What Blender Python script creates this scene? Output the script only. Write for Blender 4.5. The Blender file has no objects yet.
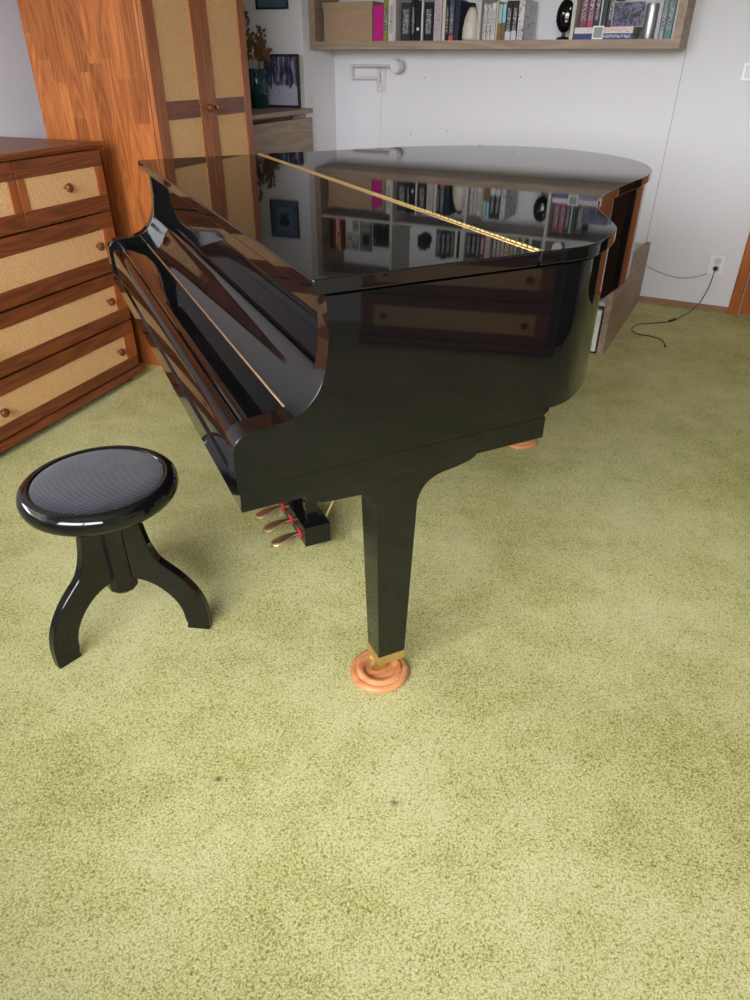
import bpy, bmesh, math, random
from math import sin, cos, pi, radians as R
from mathutils import Vector, Matrix
random.seed(7)
scn = bpy.context.scene
COL = scn.collection

# ------------------------------------------------------------------ frames
class Frame:
    """a floor frame: origin and turn about z"""
    def __init__(s, ox, oy, deg):
        s.o = Vector((ox, oy, 0)); s.a = R(deg)
    def p(s, x, y, z=0):
        return s.o + Vector((x*cos(s.a)-y*sin(s.a), x*sin(s.a)+y*cos(s.a), z))
P = Frame(-0.08713, 0.95625, 25.3)      # piano: x to the tail, y along the keyboard
B = Frame(1.62807, 4.26549, -27.0)      # back wall: x along it, y into it
L = Frame(-1.08400, 2.98828, -20.0)     # left furniture: x out of the wall, y to the back

# ------------------------------------------------------------------ mesh builder
class MB:
    def __init__(s):
        s.bm = bmesh.new(); s.mi = 0
    def _f(s, vs):
        try:
            f = s.bm.faces.new(vs); f.material_index = s.mi; return f
        except ValueError:
            return None
    def box(s, x0, x1, y0, y1, z0, z1):
        v = [s.bm.verts.new((x, y, z)) for x in (x0, x1) for y in (y0, y1) for z in (z0, z1)]
        for q in ((0,1,3,2),(4,6,7,5),(0,4,5,1),(2,3,7,6),(0,2,6,4),(1,5,7,3)):
            s._f([v[i] for i in q])
        return s
    def prism(s, pts, lo, hi, axis='z'):
        """extrude a 2d outline. axis z: pts (x,y); axis y: pts (x,z); axis x: pts (y,z)"""
        def m(a, b, c):
            return {'z': (a, b, c), 'y': (a, c, b), 'x': (c, a, b)}[axis]
        A = [s.bm.verts.new(m(a, b, lo)) for a, b in pts]
        Bv = [s.bm.verts.new(m(a, b, hi)) for a, b in pts]
        n = len(pts)
        s._f(A[::-1]); s._f(Bv)
        for i in range(n):
            j = (i+1) % n
            s._f([A[i], A[j], Bv[j], Bv[i]])
        return s
    def lathe(s, prof, c=(0,0,0), seg=32, M=None):
        """prof: list of (radius, z)"""
        rings = []
        M = M or Matrix.Identity(4)
        for r, z in prof:
            if r < 1e-6:
                rings.append([s.bm.verts.new(M @ Vector((0,0,z)) + Vector(c))])
            else:
                rings.append([s.bm.verts.new(M @ Vector((r*cos(2*pi*k/seg), r*sin(2*pi*k/seg), z)) + Vector(c)) for k in range(seg)])
        for a, b in zip(rings, rings[1:]):
            for k in range(seg):
                k2 = (k+1) % seg
                if len(a) == 1 and len(b) == 1: continue
                if len(a) == 1: s._f([a[0], b[k], b[k2]])
                elif len(b) == 1: s._f([a[k], a[k2], b[0]])
                else: s._f([a[k], a[k2], b[k2], b[k]])
        if len(rings[0]) > 1: s._f(rings[0][::-1])
        if len(rings[-1]) > 1: s._f(rings[-1])
        return s
    def cyl(s, p0, p1, r, r1=None, seg=20):
        p0 = Vector(p0); p1 = Vector(p1); d = p1-p0
        M = d.to_track_quat('Z', 'Y').to_matrix().to_4x4()
        return s.lathe([(r, 0), (r1 if r1 is not None else r, d.length)], p0, seg, M)
    def tube(s, pts, r, seg=10):
        pts = [Vector(p) for p in pts]
        rings = []
        up = Vector((0,0,1))
        for i, p in enumerate(pts):
            t = (pts[min(i+1, len(pts)-1)]-pts[max(i-1, 0)]).normalized()
            if abs(t.dot(up)) > .98: up = Vector((1,0,0))
            a = t.cross(up).normalized(); b = t.cross(a).normalized()
            up = a.cross(t).normalized()
            rr = r[i] if isinstance(r, (list, tuple)) else r
            rings.append([s.bm.verts.new(p + a*rr*cos(2*pi*k/seg) + b*rr*sin(2*pi*k/seg)) for k in range(seg)])
        for x, y in zip(rings, rings[1:]):
            for k in range(seg):
                k2 = (k+1) % seg
                s._f([x[k], x[k2], y[k2], y[k]])
        s._f(rings[0][::-1]); s._f(rings[-1])
        return s
    def grid(s, f, nu, nv, close_u=False):
        g = [[s.bm.verts.new(f(i/nu, j/nv)) for j in range(nv+1)] for i in range(nu+1)]
        for i in range(nu):
            for j in range(nv):
                s._f([g[i][j], g[i+1][j], g[i+1][j+1], g[i][j+1]])
        return s
    def done(s, name, mats, parent=None, loc=None, rot=None, bev=0, seg=2, smooth=35, wn=True):
        bmesh.ops.recalc_face_normals(s.bm, faces=s.bm.faces)
        me = bpy.data.meshes.new(name); s.bm.to_mesh(me); s.bm.free()
        for m in (mats if isinstance(mats, (list, tuple)) else [mats]):
            me.materials.append(m)
        if smooth:
            for p in me.polygons: p.use_smooth = True
            me.set_sharp_from_angle(angle=R(smooth))
        o = bpy.data.objects.new(name, me); COL.objects.link(o)
        if parent: o.parent = parent
        if loc is not None: o.location = loc
        if rot is not None: o.rotation_euler = rot
        if bev:
            b = o.modifiers.new('bevel', 'BEVEL'); b.width = bev; b.segments = seg; b.limit_method = 'ANGLE'; b.angle_limit = R(40)
            b.harden_normals = True
        return o

def tag(o, label=None, cat=None, group=None, kind=None):
    if label: o['label'] = label
    if cat: o['category'] = cat
    if group: o['group'] = group
    if kind: o['kind'] = kind
    return o
def thing(name, fr, x, y, z, label, cat, rz=0, group=None):
    o = bpy.data.objects.new(name, None); COL.objects.link(o)
    o.empty_display_size = .05
    o.location = fr.p(x, y, z); o.rotation_euler = (0, 0, fr.a + rz)
    return tag(o, label, cat, group)
def place(o, fr, x=0, y=0, z=0, rz=0):
    o.location = fr.p(x, y, z); o.rotation_euler = (0, 0, fr.a + rz); return o
def text_mesh(name, s, size, mat, parent, loc, rot, extrude=.0004, sx=1.0):
    cu = bpy.data.curves.new(name, 'FONT'); cu.body = s; cu.size = size; cu.extrude = extrude
    cu.offset = .0008; cu.align_x = 'CENTER'; cu.align_y = 'CENTER'
    t = bpy.data.objects.new(name+'_tmp', cu); COL.objects.link(t)
    dg = bpy.context.evaluated_depsgraph_get()
    me = bpy.data.meshes.new_from_object(t.evaluated_get(dg))
    bpy.data.objects.remove(t); bpy.data.curves.remove(cu)
    me.materials.clear(); me.materials.append(mat)
    o = bpy.data.objects.new(name, me); COL.objects.link(o)
    o.parent = parent; o.location = loc; o.rotation_euler = rot; o.scale = (sx, 1, 1)
    return o
def copy_tree(o, parent=None):
    c = o.copy(); COL.objects.link(c); c.parent = parent
    for ch in [k for k in o.children]: copy_tree(ch, c)
    return c

# ------------------------------------------------------------------ materials
def srgb(r, g, b):
    f = lambda c: (c/255/12.92) if c/255 <= .04045 else ((c/255+.055)/1.055)**2.4
    return (f(r), f(g), f(b), 1)
class NT:
    def __init__(s, name):
        s.m = bpy.data.materials.new(name); s.m.use_nodes = True
        s.t = s.m.node_tree; s.b = s.t.nodes['Principled BSDF']
    def n(s, typ, **kw):
        nd = s.t.nodes.new(typ)
        for k, v in kw.items():
            if k.startswith('i_'):
                key = k[2:]; key = int(key) if key.isdigit() else key.replace('_', ' ')
                nd.inputs[key].default_value = v
            else: setattr(nd, k, v)
        return nd
    def l(s, a, b): s.t.links.new(a, b)
    def math(s, op, a, b=None, c=None):
        nd = s.t.nodes.new('ShaderNodeMath'); nd.operation = op
        for i, v in enumerate((a, b, c)):
            if v is None: continue
            if isinstance(v, (int, float)): nd.inputs[i].default_value = v
            else: s.l(v, nd.inputs[i])
        return nd.outputs[0]
    def mix(s, fac, a, b, mode='MIX'):
        nd = s.t.nodes.new('ShaderNodeMix'); nd.data_type = 'RGBA'; nd.blend_type = mode
        for key, v in ((0, fac), (6, a), (7, b)):
            if isinstance(v, (int, float)): nd.inputs[key].default_value = v
            elif isinstance(v, tuple): nd.inputs[key].default_value = v
            else: s.l(v, nd.inputs[key])
        return nd.outputs[2]
    def ramp(s, fac, stops, interp='LINEAR'):
        nd = s.t.nodes.new('ShaderNodeValToRGB'); cr = nd.color_ramp; cr.interpolation = interp
        while len(cr.elements) < len(stops): cr.elements.new(.5)
        for e, (p, c) in zip(cr.elements, stops):
            e.position = p; e.color = c
        s.l(fac, nd.inputs[0]); return nd.outputs[0]
    def coord(s): return s.n('ShaderNodeTexCoord').outputs['Object']
    def xyz(s, v=None):
        nd = s.n('ShaderNodeSeparateXYZ'); s.l(v or s.coord(), nd.inputs[0]); return nd.outputs
    def comb(s, x, y, z):
        nd = s.n('ShaderNodeCombineXYZ')
        for i, v in enumerate((x, y, z)):
            if isinstance(v, (int, float)): nd.inputs[i].default_value = v
            else: s.l(v, nd.inputs[i])
        return nd.outputs[0]
    def noise(s, vec, scale, detail=3, rough=.5, dist=0):
        nd = s.n('ShaderNodeTexNoise'); nd.inputs['Scale'].default_value = scale
        nd.inputs['Detail'].default_value = detail; nd.inputs['Roughness'].default_value = rough
        nd.inputs['Distortion'].default_value = dist
        s.l(vec, nd.inputs['Vector']); return nd.outputs[0]
    def bump(s, h, strength, dist):
        nd = s.n('ShaderNodeBump'); nd.inputs['Strength'].default_value = strength
        nd.inputs['Distance'].default_value = dist; s.l(h, nd.inputs['Height'])
        s.l(nd.outputs[0], s.b.inputs['Normal']); return nd
    def base(s, c, rough=.5, spec=.5, metal=0):
        if isinstance(c, tuple): s.b.inputs['Base Color'].default_value = c
        else: s.l(c, s.b.inputs['Base Color'])
        s.b.inputs['Roughness'].default_value = rough
        s.b.inputs['Specular IOR Level'].default_value = spec
        s.b.inputs['Metallic'].default_value = metal
        return s.m

def plain(name, c, rough=.5, spec=.5, metal=0, var=.08, scale=30):
    t = NT(name)
    nz = t.noise(t.coord(), scale, 3)
    d = tuple(x*(1-var) for x in c[:3])+(1,); e = tuple(min(1, x*(1+var)) for x in c[:3])+(1,)
    return t.base(t.ramp(nz, [(.3, d), (.7, e)]), rough, spec, metal)

def wood(name, dark, light, axis=2, across=(1,), rough=.35, board=None, ring=60, spec=.45, contrast=1.0):
    """axis: grain direction; board: (width, length, across axis) makes edge-glued staves"""
    t = NT(name); X = t.xyz()
    comps = [X[0], X[1], X[2]]
    var = None
    if board:
        bw, bl, ax = board
        ci = t.math('FLOOR', t.math('DIVIDE', comps[ax], bw))
        wn = t.n('ShaderNodeTexWhiteNoise'); wn.noise_dimensions = '1D'; t.l(ci, wn.inputs['W'])
        ri = t.math('FLOOR', t.math('ADD', t.math('DIVIDE', comps[axis], bl), t.math('MULTIPLY', wn.outputs['Value'], 7.0)))
        w2 = t.n('ShaderNodeTexWhiteNoise'); w2.noise_dimensions = '2D'; t.l(t.comb(ci, ri, 0), w2.inputs['Vector'])
        var = w2.outputs['Value']
        comps = [t.math('ADD', c, t.math('MULTIPLY', var, 3.7)) for c in comps]
    sc = [1.0, 1.0, 1.0]; sc[axis] = .09
    v = t.comb(*[t.math('MULTIPLY', c, k) for c, k in zip(comps, sc)])
    warp = t.noise(v, 9, 2, .5)
    rings = t.math('FRACT', t.math('MULTIPLY', warp, ring/4.0))
    rings = t.math('ABSOLUTE', t.math('SUBTRACT', rings, .5))
    sc2 = [1.0, 1.0, 1.0]; sc2[axis] = .03
    v2 = t.comb(*[t.math('MULTIPLY', c, k) for c, k in zip(comps, sc2)])
    fib = t.noise(v2, 420, 2, .6)
    f = t.math('ADD', t.math('MULTIPLY', rings, .9*contrast), t.math('MULTIPLY', t.math('SUBTRACT', fib, .5), .9*contrast))
    f = t.math('ADD', f, .25)
    col = t.ramp(f, [(.1, dark), (.85, light)])
    if var is not None:
        k = t.ramp(var, [(0, (.62, .56, .5, 1)), (.5, (.88, .84, .8, 1)), (1, (1.12, 1.12, 1.1, 1))])
        col = t.mix(1.0, col, k, 'MULTIPLY')
    else:
        big = t.noise(v, 3, 1)
        col = t.mix(1.0, col, t.ramp(big, [(.3, (.86, .84, .82, 1)), (.7, (1.06, 1.05, 1.04, 1))]), 'MULTIPLY')
    t.bump(fib, .12, .001)
    return t.base(col, rough, spec)

def cane(name, p=.0075):
    """woven cane seen on planes facing local x"""
    t = NT(name); X = t.xyz()
    yy = t.math('ADD', X[1], t.math('MULTIPLY', t.math('SUBTRACT', t.noise(t.coord(), 14, 2), .5), .006))
    zz = t.math('ADD', X[2], t.math('MULTIPLY', t.math('SUBTRACT', t.noise(t.coord(), 11, 2), .5), .008))
    u = t.math('DIVIDE', yy, p*1.25); v = t.math('DIVIDE', zz, p*.8)
    par = t.math('MODULO', t.math('ADD', t.math('FLOOR', u), t.math('FLOOR', v)), 2.0)
    par = t.math('ABSOLUTE', par)
    hu = t.math('ABSOLUTE', t.math('SINE', t.math('MULTIPLY', u, pi)))
    hv = t.math('ABSOLUTE', t.math('SINE', t.math('MULTIPLY', v, pi)))
    h = t.math('ADD', t.math('MULTIPLY', hu, par), t.math('MULTIPLY', hv, t.math('SUBTRACT', 1.0, par)))
    h2 = t.math('ADD', t.math('MULTIPLY', h, .7), t.math('MULTIPLY', t.noise(t.coord(), 90, 3, .7), .45))
    col = t.ramp(h2, [(.12, srgb(146, 84, 44)), (.42, srgb(228, 168, 108)), (.9, srgb(250, 208, 152))])
    t.bump(h, .7, .002)
    return t.base(col, .6, .3)

def black_lacquer(name, c=(.0035, .0035, .004, 1), rough=.03):
    t = NT(name); m = t.base(c, rough, .5)
    t.b.inputs['IOR'].default_value = 1.52
    return m

M = {}
M['lacquer'] = black_lacquer('black_lacquer')
M['lacquer_soft'] = black_lacquer('black_lacquer_satin', (.005, .005, .0055, 1), .05)
M['black'] = plain('black_plastic', (.008, .008, .009, 1), .35)
M['dull_black'] = plain('dull_black_cloth', (.004, .004, .0045, 1), .4, .12)
M['matte_black'] = plain('matte_black', (.012, .012, .013, 1), .7)
M['brass'] = plain('polished_brass', srgb(222, 194, 136), .45, .5, 1.0, .05, 60)
M['old_brass'] = plain('worn_brass', srgb(206, 172, 140), .38, .5, 1.0, .12, 80)
M['red_felt'] = plain('red_felt', srgb(190, 60, 70), .95, .1)
M['cup'] = wood('varnished_beech', srgb(184, 112, 64), srgb(216, 154, 104), 0, rough=.22, ring=26)
M['wardrobe_side'] = wood('glued_pine_staves', srgb(142, 76, 36), srgb(206, 128, 68), 2, rough=.34, board=(.062, .42, 0), ring=90, contrast=.9)
M['red_wood'] = wood('red_brown_wood_flat_grain', srgb(92, 46, 22), srgb(150, 82, 42), 1, rough=.38, ring=52)
M['red_wood_v'] = wood('red_brown_wood_upright_grain', srgb(140, 72, 34), srgb(182, 104, 54), 2, rough=.38, ring=34)
M['ward_stile'] = wood('brown_wood_upright_grain', srgb(138, 76, 36), srgb(176, 106, 56), 2, rough=.4, ring=34)
M['ward_rail'] = wood('brown_wood_cross_grain', srgb(106, 60, 38), srgb(142, 86, 58), 1, rough=.4, ring=46)
M['knob'] = wood('turned_knob_wood', srgb(88, 46, 24), srgb(132, 74, 40), 2, rough=.2, ring=30)
M['cane'] = cane('woven_cane')
M['near_black_wood'] = wood('near_black_wood', srgb(14, 12, 11), srgb(30, 24, 20), 2, rough=.35, ring=34)
M['dark_wood'] = wood('dark_brown_wood', srgb(48, 28, 18), srgb(84, 50, 32), 2, rough=.35, ring=34)
M['oak'] = wood('pale_grey_oak', srgb(138, 118, 100), srgb(184, 162, 142), 0, rough=.55, ring=30, contrast=.8)
M['oak_y'] = wood('pale_grey_oak_side', srgb(138, 118, 100), srgb(184, 162, 142), 1, rough=.55, ring=30, contrast=.8)
M['door_wood'] = wood('orange_door_wood', srgb(156, 84, 30), srgb(190, 112, 48), 2, rough=.35, ring=24)
M['base_wood'] = wood('baseboard_wood', srgb(150, 106, 78), srgb(186, 142, 110), 0, rough=.5, ring=20)
M['white_board'] = plain('off_white_board', srgb(196, 192, 184), .5, .4, 0, .03)
M['white'] = plain('white_plastic', srgb(238, 238, 238), .35, .5, 0, .02)
M['white_paint'] = plain('white_painted_metal', srgb(214, 212, 212), .35, .5, 0, .02)
M['paper'] = plain('book_pages', srgb(214, 206, 190), .8, .2, 0, .1, 200)
M['cardboard'] = plain('tan_cardboard', srgb(170, 142, 116), .85, .2, 0, .06, 18)
M['glass_teal'] = plain('dark_teal_glass', srgb(18, 62, 70), .06, .6, 0, .3, 12)
M['steel'] = plain('brushed_steel', srgb(216, 216, 220), .45, .5, 1.0, .04)
M['dry'] = plain('dried_flowers', srgb(128, 98, 64), .9, .2, 0, .45, 60)
M['dry2'] = plain('dried_stems', srgb(150, 122, 76), .9, .2, 0, .3, 60)
M['screen'] = plain('grey_lcd', srgb(120, 130, 124), .2, .5, 0, .05)
M['leaf'] = plain('plant_leaf', srgb(40, 70, 34), .5, .4, 0, .3, 30)
M['terracotta'] = plain('terracotta', srgb(160, 92, 62), .8, .2, 0, .1, 30)
def colour(name, r, g, b, rough=.5): 
    k = 'c_'+name
    if k not in M: M[k] = plain(name, srgb(r, g, b), rough, .4, 0, .06, 60)
    return M[k]

# wall plaster
t = NT('white_wall_plaster')
nz = t.noise(t.coord(), 140, 4, .6); big = t.noise(t.coord(), .9, 2)
col = t.mix(1.0, t.ramp(nz, [(.3, srgb(228, 226, 231)), (.7, srgb(238, 236, 240))]), t.ramp(big, [(.3, (.95, .95, .95, 1)), (.7, (1, 1, 1, 1))]), 'MULTIPLY')
t.bump(nz, .18, .002); M['wall'] = t.base(col, .85, .2)
t = NT('wall_spot'); M['spot'] = t.base(srgb(60, 56, 56), .9)

# carpet
t = NT('olive_carpet_pile'); C = t.coord()
vor = t.n('ShaderNodeTexVoronoi'); vor.inputs['Scale'].default_value = 290; vor.inputs['Randomness'].default_value = 1; 
wn_ = t.n('ShaderNodeTexNoise'); wn_.inputs['Scale'].default_value = 60; t.l(C, wn_.inputs['Vector'])
vadd = t.n('ShaderNodeVectorMath'); vadd.operation = 'MULTIPLY_ADD'; t.l(wn_.outputs['Color'], vadd.inputs[0]); vadd.inputs[1].default_value = (.012, .012, 0); t.l(C, vadd.inputs[2])
t.l(vadd.outputs[0], vor.inputs['Vector'])
fine = t.noise(C, 780, 2, .8); mid = t.noise(C, 230, 3, .7)
cells = vor.outputs['Distance']
rnd = t.n('ShaderNodeSeparateColor'); t.l(vor.outputs['Color'], rnd.inputs[0])
f = t.math('ADD', t.math('MULTIPLY', t.math('SUBTRACT', fine, .5), 2.1), t.math('ADD', t.math('MULTIPLY', t.math('SUBTRACT', mid, .5), .9), .85))
f = t.math('SUBTRACT', f, t.math('MULTIPLY', cells, .55))
f = t.math('ADD', f, t.math('MULTIPLY', rnd.outputs[0], .10))
big = t.noise(C, 1.7, 3, .6); med = t.noise(C, 9, 3, .6)
f = t.math('ADD', f, t.math('MULTIPLY', t.math('SUBTRACT', big, .5), .60))
f = t.math('ADD', f, t.math('MULTIPLY', t.math('SUBTRACT', med, .5), .34))
col = t.ramp(f, [(.17, srgb(78, 78, 20)), (.42, srgb(184, 180, 88)), (.62, srgb(236, 230, 160)), (.98, srgb(248, 244, 204))])
# two small brown stains
for sx, sy in ((-.3158, .8739), (.0416, .8228)):
    vd = t.n('ShaderNodeVectorMath'); vd.operation = 'DISTANCE'; t.l(C, vd.inputs[0]); vd.inputs[1].default_value = (sx, sy, 0)
    d = t.math('ADD', vd.outputs['Value'], t.math('MULTIPLY', t.math('SUBTRACT', t.noise(C, 90, 3), .5), .018))
    col = t.mix(t.ramp(d, [(.003, (.75,)*3+(1,)), (.009, (0, 0, 0, 1))]), col, srgb(96, 66, 58))
t.bump(f, .7, .005)
M['carpet'] = t.base(col, .95, .12)
t.b.inputs['Sheen Weight'].default_value = .25; t.b.inputs['Sheen Roughness'].default_value = .5
t.b.inputs['Sheen Tint'].default_value = srgb(230, 226, 170)

# ribbed seat fabric
t = NT('grey_ribbed_velvet'); X = t.xyz()
w = t.math('SINE', t.math('MULTIPLY', X[1], 2*pi/.0052))
nz = t.noise(t.coord(), 14, 3)
col = t.ramp(t.math('ADD', t.math('MULTIPLY', w, .25), nz), [(.2, srgb(17, 17, 24)), (.8, srgb(42, 41, 54))])
t.bump(w, .5, .001); M['velvet'] = t.base(col, .8, .15)
t.b.inputs['Sheen Weight'].default_value = .2; t.b.inputs['Sheen Roughness'].default_value = .4

# spine lettering marks: tiny unreadable flecks
def marks(name, fg, bg, sc=1.0):
    t = NT(name); v = t.comb(t.math('MULTIPLY', t.xyz()[0], 160*sc), t.math('MULTIPLY', t.xyz()[1], 160*sc), t.math('MULTIPLY', t.xyz()[2], 90*sc))
    nz = t.noise(v, 2.2, 2, .6)
    return t.base(t.ramp(nz, [(.52, bg), (.56, fg)]), .5)
M['marks_light'] = marks('pale_lettering', srgb(206, 206, 206), srgb(22, 22, 26))
M['marks_dark'] = marks('dark_lettering', srgb(60, 58, 70), srgb(206, 198, 200))
M['marks_blue'] = marks('white_on_blue_lettering', srgb(216, 220, 230), srgb(40, 58, 120))
M['marks_red'] = marks('red_on_white_lettering', srgb(206, 90, 84), srgb(216, 208, 204))
def picture(name, stops, scale, zs=1.0, dist=1.5):
    t = NT(name); X = t.xyz(); v = t.comb(X[0], X[1], t.math('MULTIPLY', X[2], zs))
    return t.base(t.ramp(t.noise(v, scale, 4, .65, dist), stops), .25)
M['pic_crowd'] = picture('group_photo_print', [(.40, srgb(26, 30, 46)), (.49, srgb(70, 76, 104)), (.54, srgb(130, 132, 156)), (.57, srgb(120, 56, 100)), (.62, srgb(44, 48, 70))], 26)
M['pic_dark'] = picture('dark_photo_print', [(.35, srgb(20, 24, 30)), (.55, srgb(44, 52, 60)), (.68, srgb(150, 156, 166))], 16)
M['pic_pale'] = picture('pale_photo_print', [(.35, srgb(60, 60, 60)), (.5, srgb(160, 152, 140)), (.7, srgb(204, 200, 196))], 30)
M['pic_manga'] = picture('comic_spine_print', [(.35, srgb(60, 54, 70)), (.47, srgb(206, 200, 202)), (.75, srgb(226, 222, 224))], 60, .5)

# ------------------------------------------------------------------ the setting
def struct(name, mb, mats, fr=None, bev=0, smooth=None):
    o = mb.done(name, mats, bev=bev, smooth=smooth or 0)
    if fr: place(o, fr)
    o['kind'] = 'structure'; return o
WL = -.60     # left wall plane in frame L
H = 2.5
# floor polygon in world
fl = [B.p(3.0, .15), B.p(-3.4, .15), B.p(-5.2, -6.3), B.p(3.0, -6.3)]
mb = MB(); mb.prism([(v.x, v.y) for v in fl], -.1, 0); struct('floor', mb, M['carpet'])
mb = MB(); mb.prism([(v.x, v.y) for v in fl], H, H+.1); struct('ceiling', mb, plain('ceiling_paint', srgb(176, 174, 170), .9, .2, 0, .02))
mb = MB(); mb.box(-3.3, 3.0, 0, .14, 0, H)
mb.mi = 1
for u, z in ((-.897, 1.174), (-1.332, .882), (-1.504, 1.165), (-1.114, .813), (-1.585, .855), (-.026, .66)):
    mb.lathe([(.0035, 0), (.0035, .0006)], (u, -.0005, z), 8, Matrix.Rotation(R(90), 4, 'X'))
struct('wall_back', mb, [M['wall'], M['spot']], B)
V0, V1, VZ0, VZ1 = -3.6, -1.2, .95, 2.38
mb = MB(); mb.box(WL-.14, WL, -5.4, V0, 0, H); mb.box(WL-.14, WL, V1, 3.2, 0, H); mb.box(WL-.14, WL, V0, V1, 0, VZ0); mb.box(WL-.14, WL, V0, V1, VZ1, H)
struct('wall_left', mb, M['wall'], L)
nb = [L.p(WL, 2.02), B.p(-2.14, -.371), B.p(-2.14, .05), L.p(WL, 2.9)]
mb = MB(); mb.prism([(v.x, v.y) for v in nb], 0, H); struct('wall_niche', mb, M['wall'])
mb = MB(); mb.box(2.8, 2.94, -6.1, .1, 0, H); struct('wall_right', mb, M['wall'], B)
# rear wall with a wide window behind the camera
W0, W1, WZ0, WZ1 = -1.3, 1.4, .95, 2.38
RV = -5.6
mb = MB()
mb.box(-5.0, W0, RV-.14, RV, 0, H); mb.box(W1, 2.94, RV-.14, RV, 0, H)
mb.box(W0, W1, RV-.14, RV, 0, WZ0); mb.box(W0, W1, RV-.14, RV, WZ1, H)
struct('wall_rear', mb, M['wall'], B)
t = NT('window_glass'); g = t.n('ShaderNodeBsdfGlossy'); g.inputs['Roughness'].default_value = 0
tr = t.n('ShaderNodeBsdfTransparent'); fr_ = t.n('ShaderNodeFresnel'); fr_.inputs['IOR'].default_value = 1.3
mx = t.n('ShaderNodeMixShader'); t.l(fr_.outputs[0], mx.inputs[0]); t.l(tr.outputs[0], mx.inputs[1]); t.l(g.outputs[0], mx.inputs[2])
t.l(mx.outputs[0], t.t.nodes['Material Output'].inputs['Surface']); M['pane'] = t.m
def window(name, fr, x, y, z, rz, w, h, n):
    wf = bpy.data.objects.new(name, None); COL.objects.link(wf); place(wf, fr, x, y, z, rz); wf['kind'] = 'structure'
    mb = MB(); mb.box(-w/2, w/2, -.04, .04, 0, .06); mb.box(-w/2, w/2, -.04, .04, h-.06, h)
    for k in range(n+1):
        a = -w/2+(w-.06)*k/n; mb.box(a, a+.06, -.04, .04, .06, h-.06)
    mb.done('window_frame', M['white'], wf, bev=.004)
    mb = MB(); mb.box(-w/2+.02, w/2-.02, -.003, .003, .03, h-.03); mb.done('window_pane', M['pane'], wf, smooth=0)
    mb = MB(); mb.box(-w/2-.05, w/2+.05, .0, .2, -.03, 0); mb.done('window_sill', M['white'], wf, bev=.004)
    lt = bpy.data.lights.new('window_portal', 'AREA'); lt.shape = 'RECTANGLE'; lt.size = w; lt.size_y = h; lt.cycles.is_portal = True
    lo = bpy.data.objects.new('window_portal', lt); COL.objects.link(lo)
    lo.location = wf.location + Vector((0, 0, h/2)) + Vector((sin(fr.a+rz), -cos(fr.a+rz), 0))*.09
    lo.rotation_euler = (R(90), 0, fr.a+rz)
window('window_1', B, (W0+W1)/2, RV-.07, WZ0, 0, W1-W0, WZ1-WZ0, 2)
window('window_2', L, WL-.07, (V0+V1)/2, VZ0, R(-90), V1-V0, VZ1-VZ0, 2)

# right-hand door in the back wall, baseboard, seam
dr = bpy.data.objects.new('door_1', None); COL.objects.link(dr); place(dr, B, .505, -.001, 0); dr['kind'] = 'structure'
mb = MB(); mb.prism([(0, 0), (0, -.018), (.008, -.024), (.05, -.024), (.058, -.018), (.058, 0)], 0, 2.08)
mb.prism([(.522, 0), (.522, -.018), (.530, -.024), (.572, -.024), (.58, -.018), (.58, 0)], 0, 2.08); mb.box(.058, .522, -.024, 0, 2.022, 2.08)
mb.done('door_frame', M['door_wood'], dr)
mb = MB(); mb.box(.061, .519, -.016, 0, .006, 2.02); mb.done('door_leaf', M['door_wood'], dr, bev=.002)
mb = MB(); mb.cyl((.47, -.016, 1.02), (.47, -.055, 1.02), .009); mb.cyl((.475, -.055, 1.02), (.37, -.055, 1.02), .008); mb.box(.45, .49, -.019, -.016, .94, 1.1)
mb.done('door_handle', M['steel'], dr)
t = NT('dark_laced_glass'); X = t.xyz()
a_ = t.noise(t.comb(t.math('MULTIPLY', X[0], 34), 0, t.math('MULTIPLY', X[2], 34)), 1.0, 3, .7, 1.2)
ln = t.ramp(a_, [(.47, (0, 0, 0, 1)), (.50, (1, 1, 1, 1)), (.53, (0, 0, 0, 1))])
zone = t.math('MULTIPLY', t.math('GREATER_THAN', X[2], .5), t.math('LESS_THAN', X[2], 1.3))
M['laced_glass'] = t.base(t.mix(t.math('MULTIPLY', ln, zone), srgb(14, 13, 14), srgb(112, 88, 62)), .12)
dc = thing('display_cabinet', B, 1.545, -.002, 0, 'dark cabinet with patterned dark glass right after the wooden door', 'cabinet')
mb = MB(); mb.box(-.44, .44, -.30, 0, 0, 1.95); mb.done('carcass', M['near_black_wood'], dc, bev=.002)
for a, b, k in ((-.438, -.002, -.03), (.002, .438, .03)):
    mb = MB(); mb.box(a, b, -.318, -.3005, .04, 1.93); d_ = mb.done('door', M['near_black_wood'], dc, bev=.002)
    mb = MB(); mb.box(a+.04, b-.04, -.3195, -.3182, .10, 1.87); mb.done('pane', M['laced_glass'], d_)
    mb = MB(); mb.lathe([(.006, 0), (.012, .01), (0, .02)], (k, -.318, 1.0), 16, Matrix.Rotation(R(90), 4, 'X')); mb.done('knob', M['brass'], d_, smooth=50)
mb = MB(); mb.box(.002, .504, -.012, 0, 0, .034); struct('baseboard_back', mb, M['base_wood'], B, bev=.003)
mb = MB(); mb.box(-.0265, -.0245, -.0012, 0, .352, 1.30); struct('trim_1', mb, plain('seam_filler', srgb(120, 118, 122), .9), B)

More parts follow.
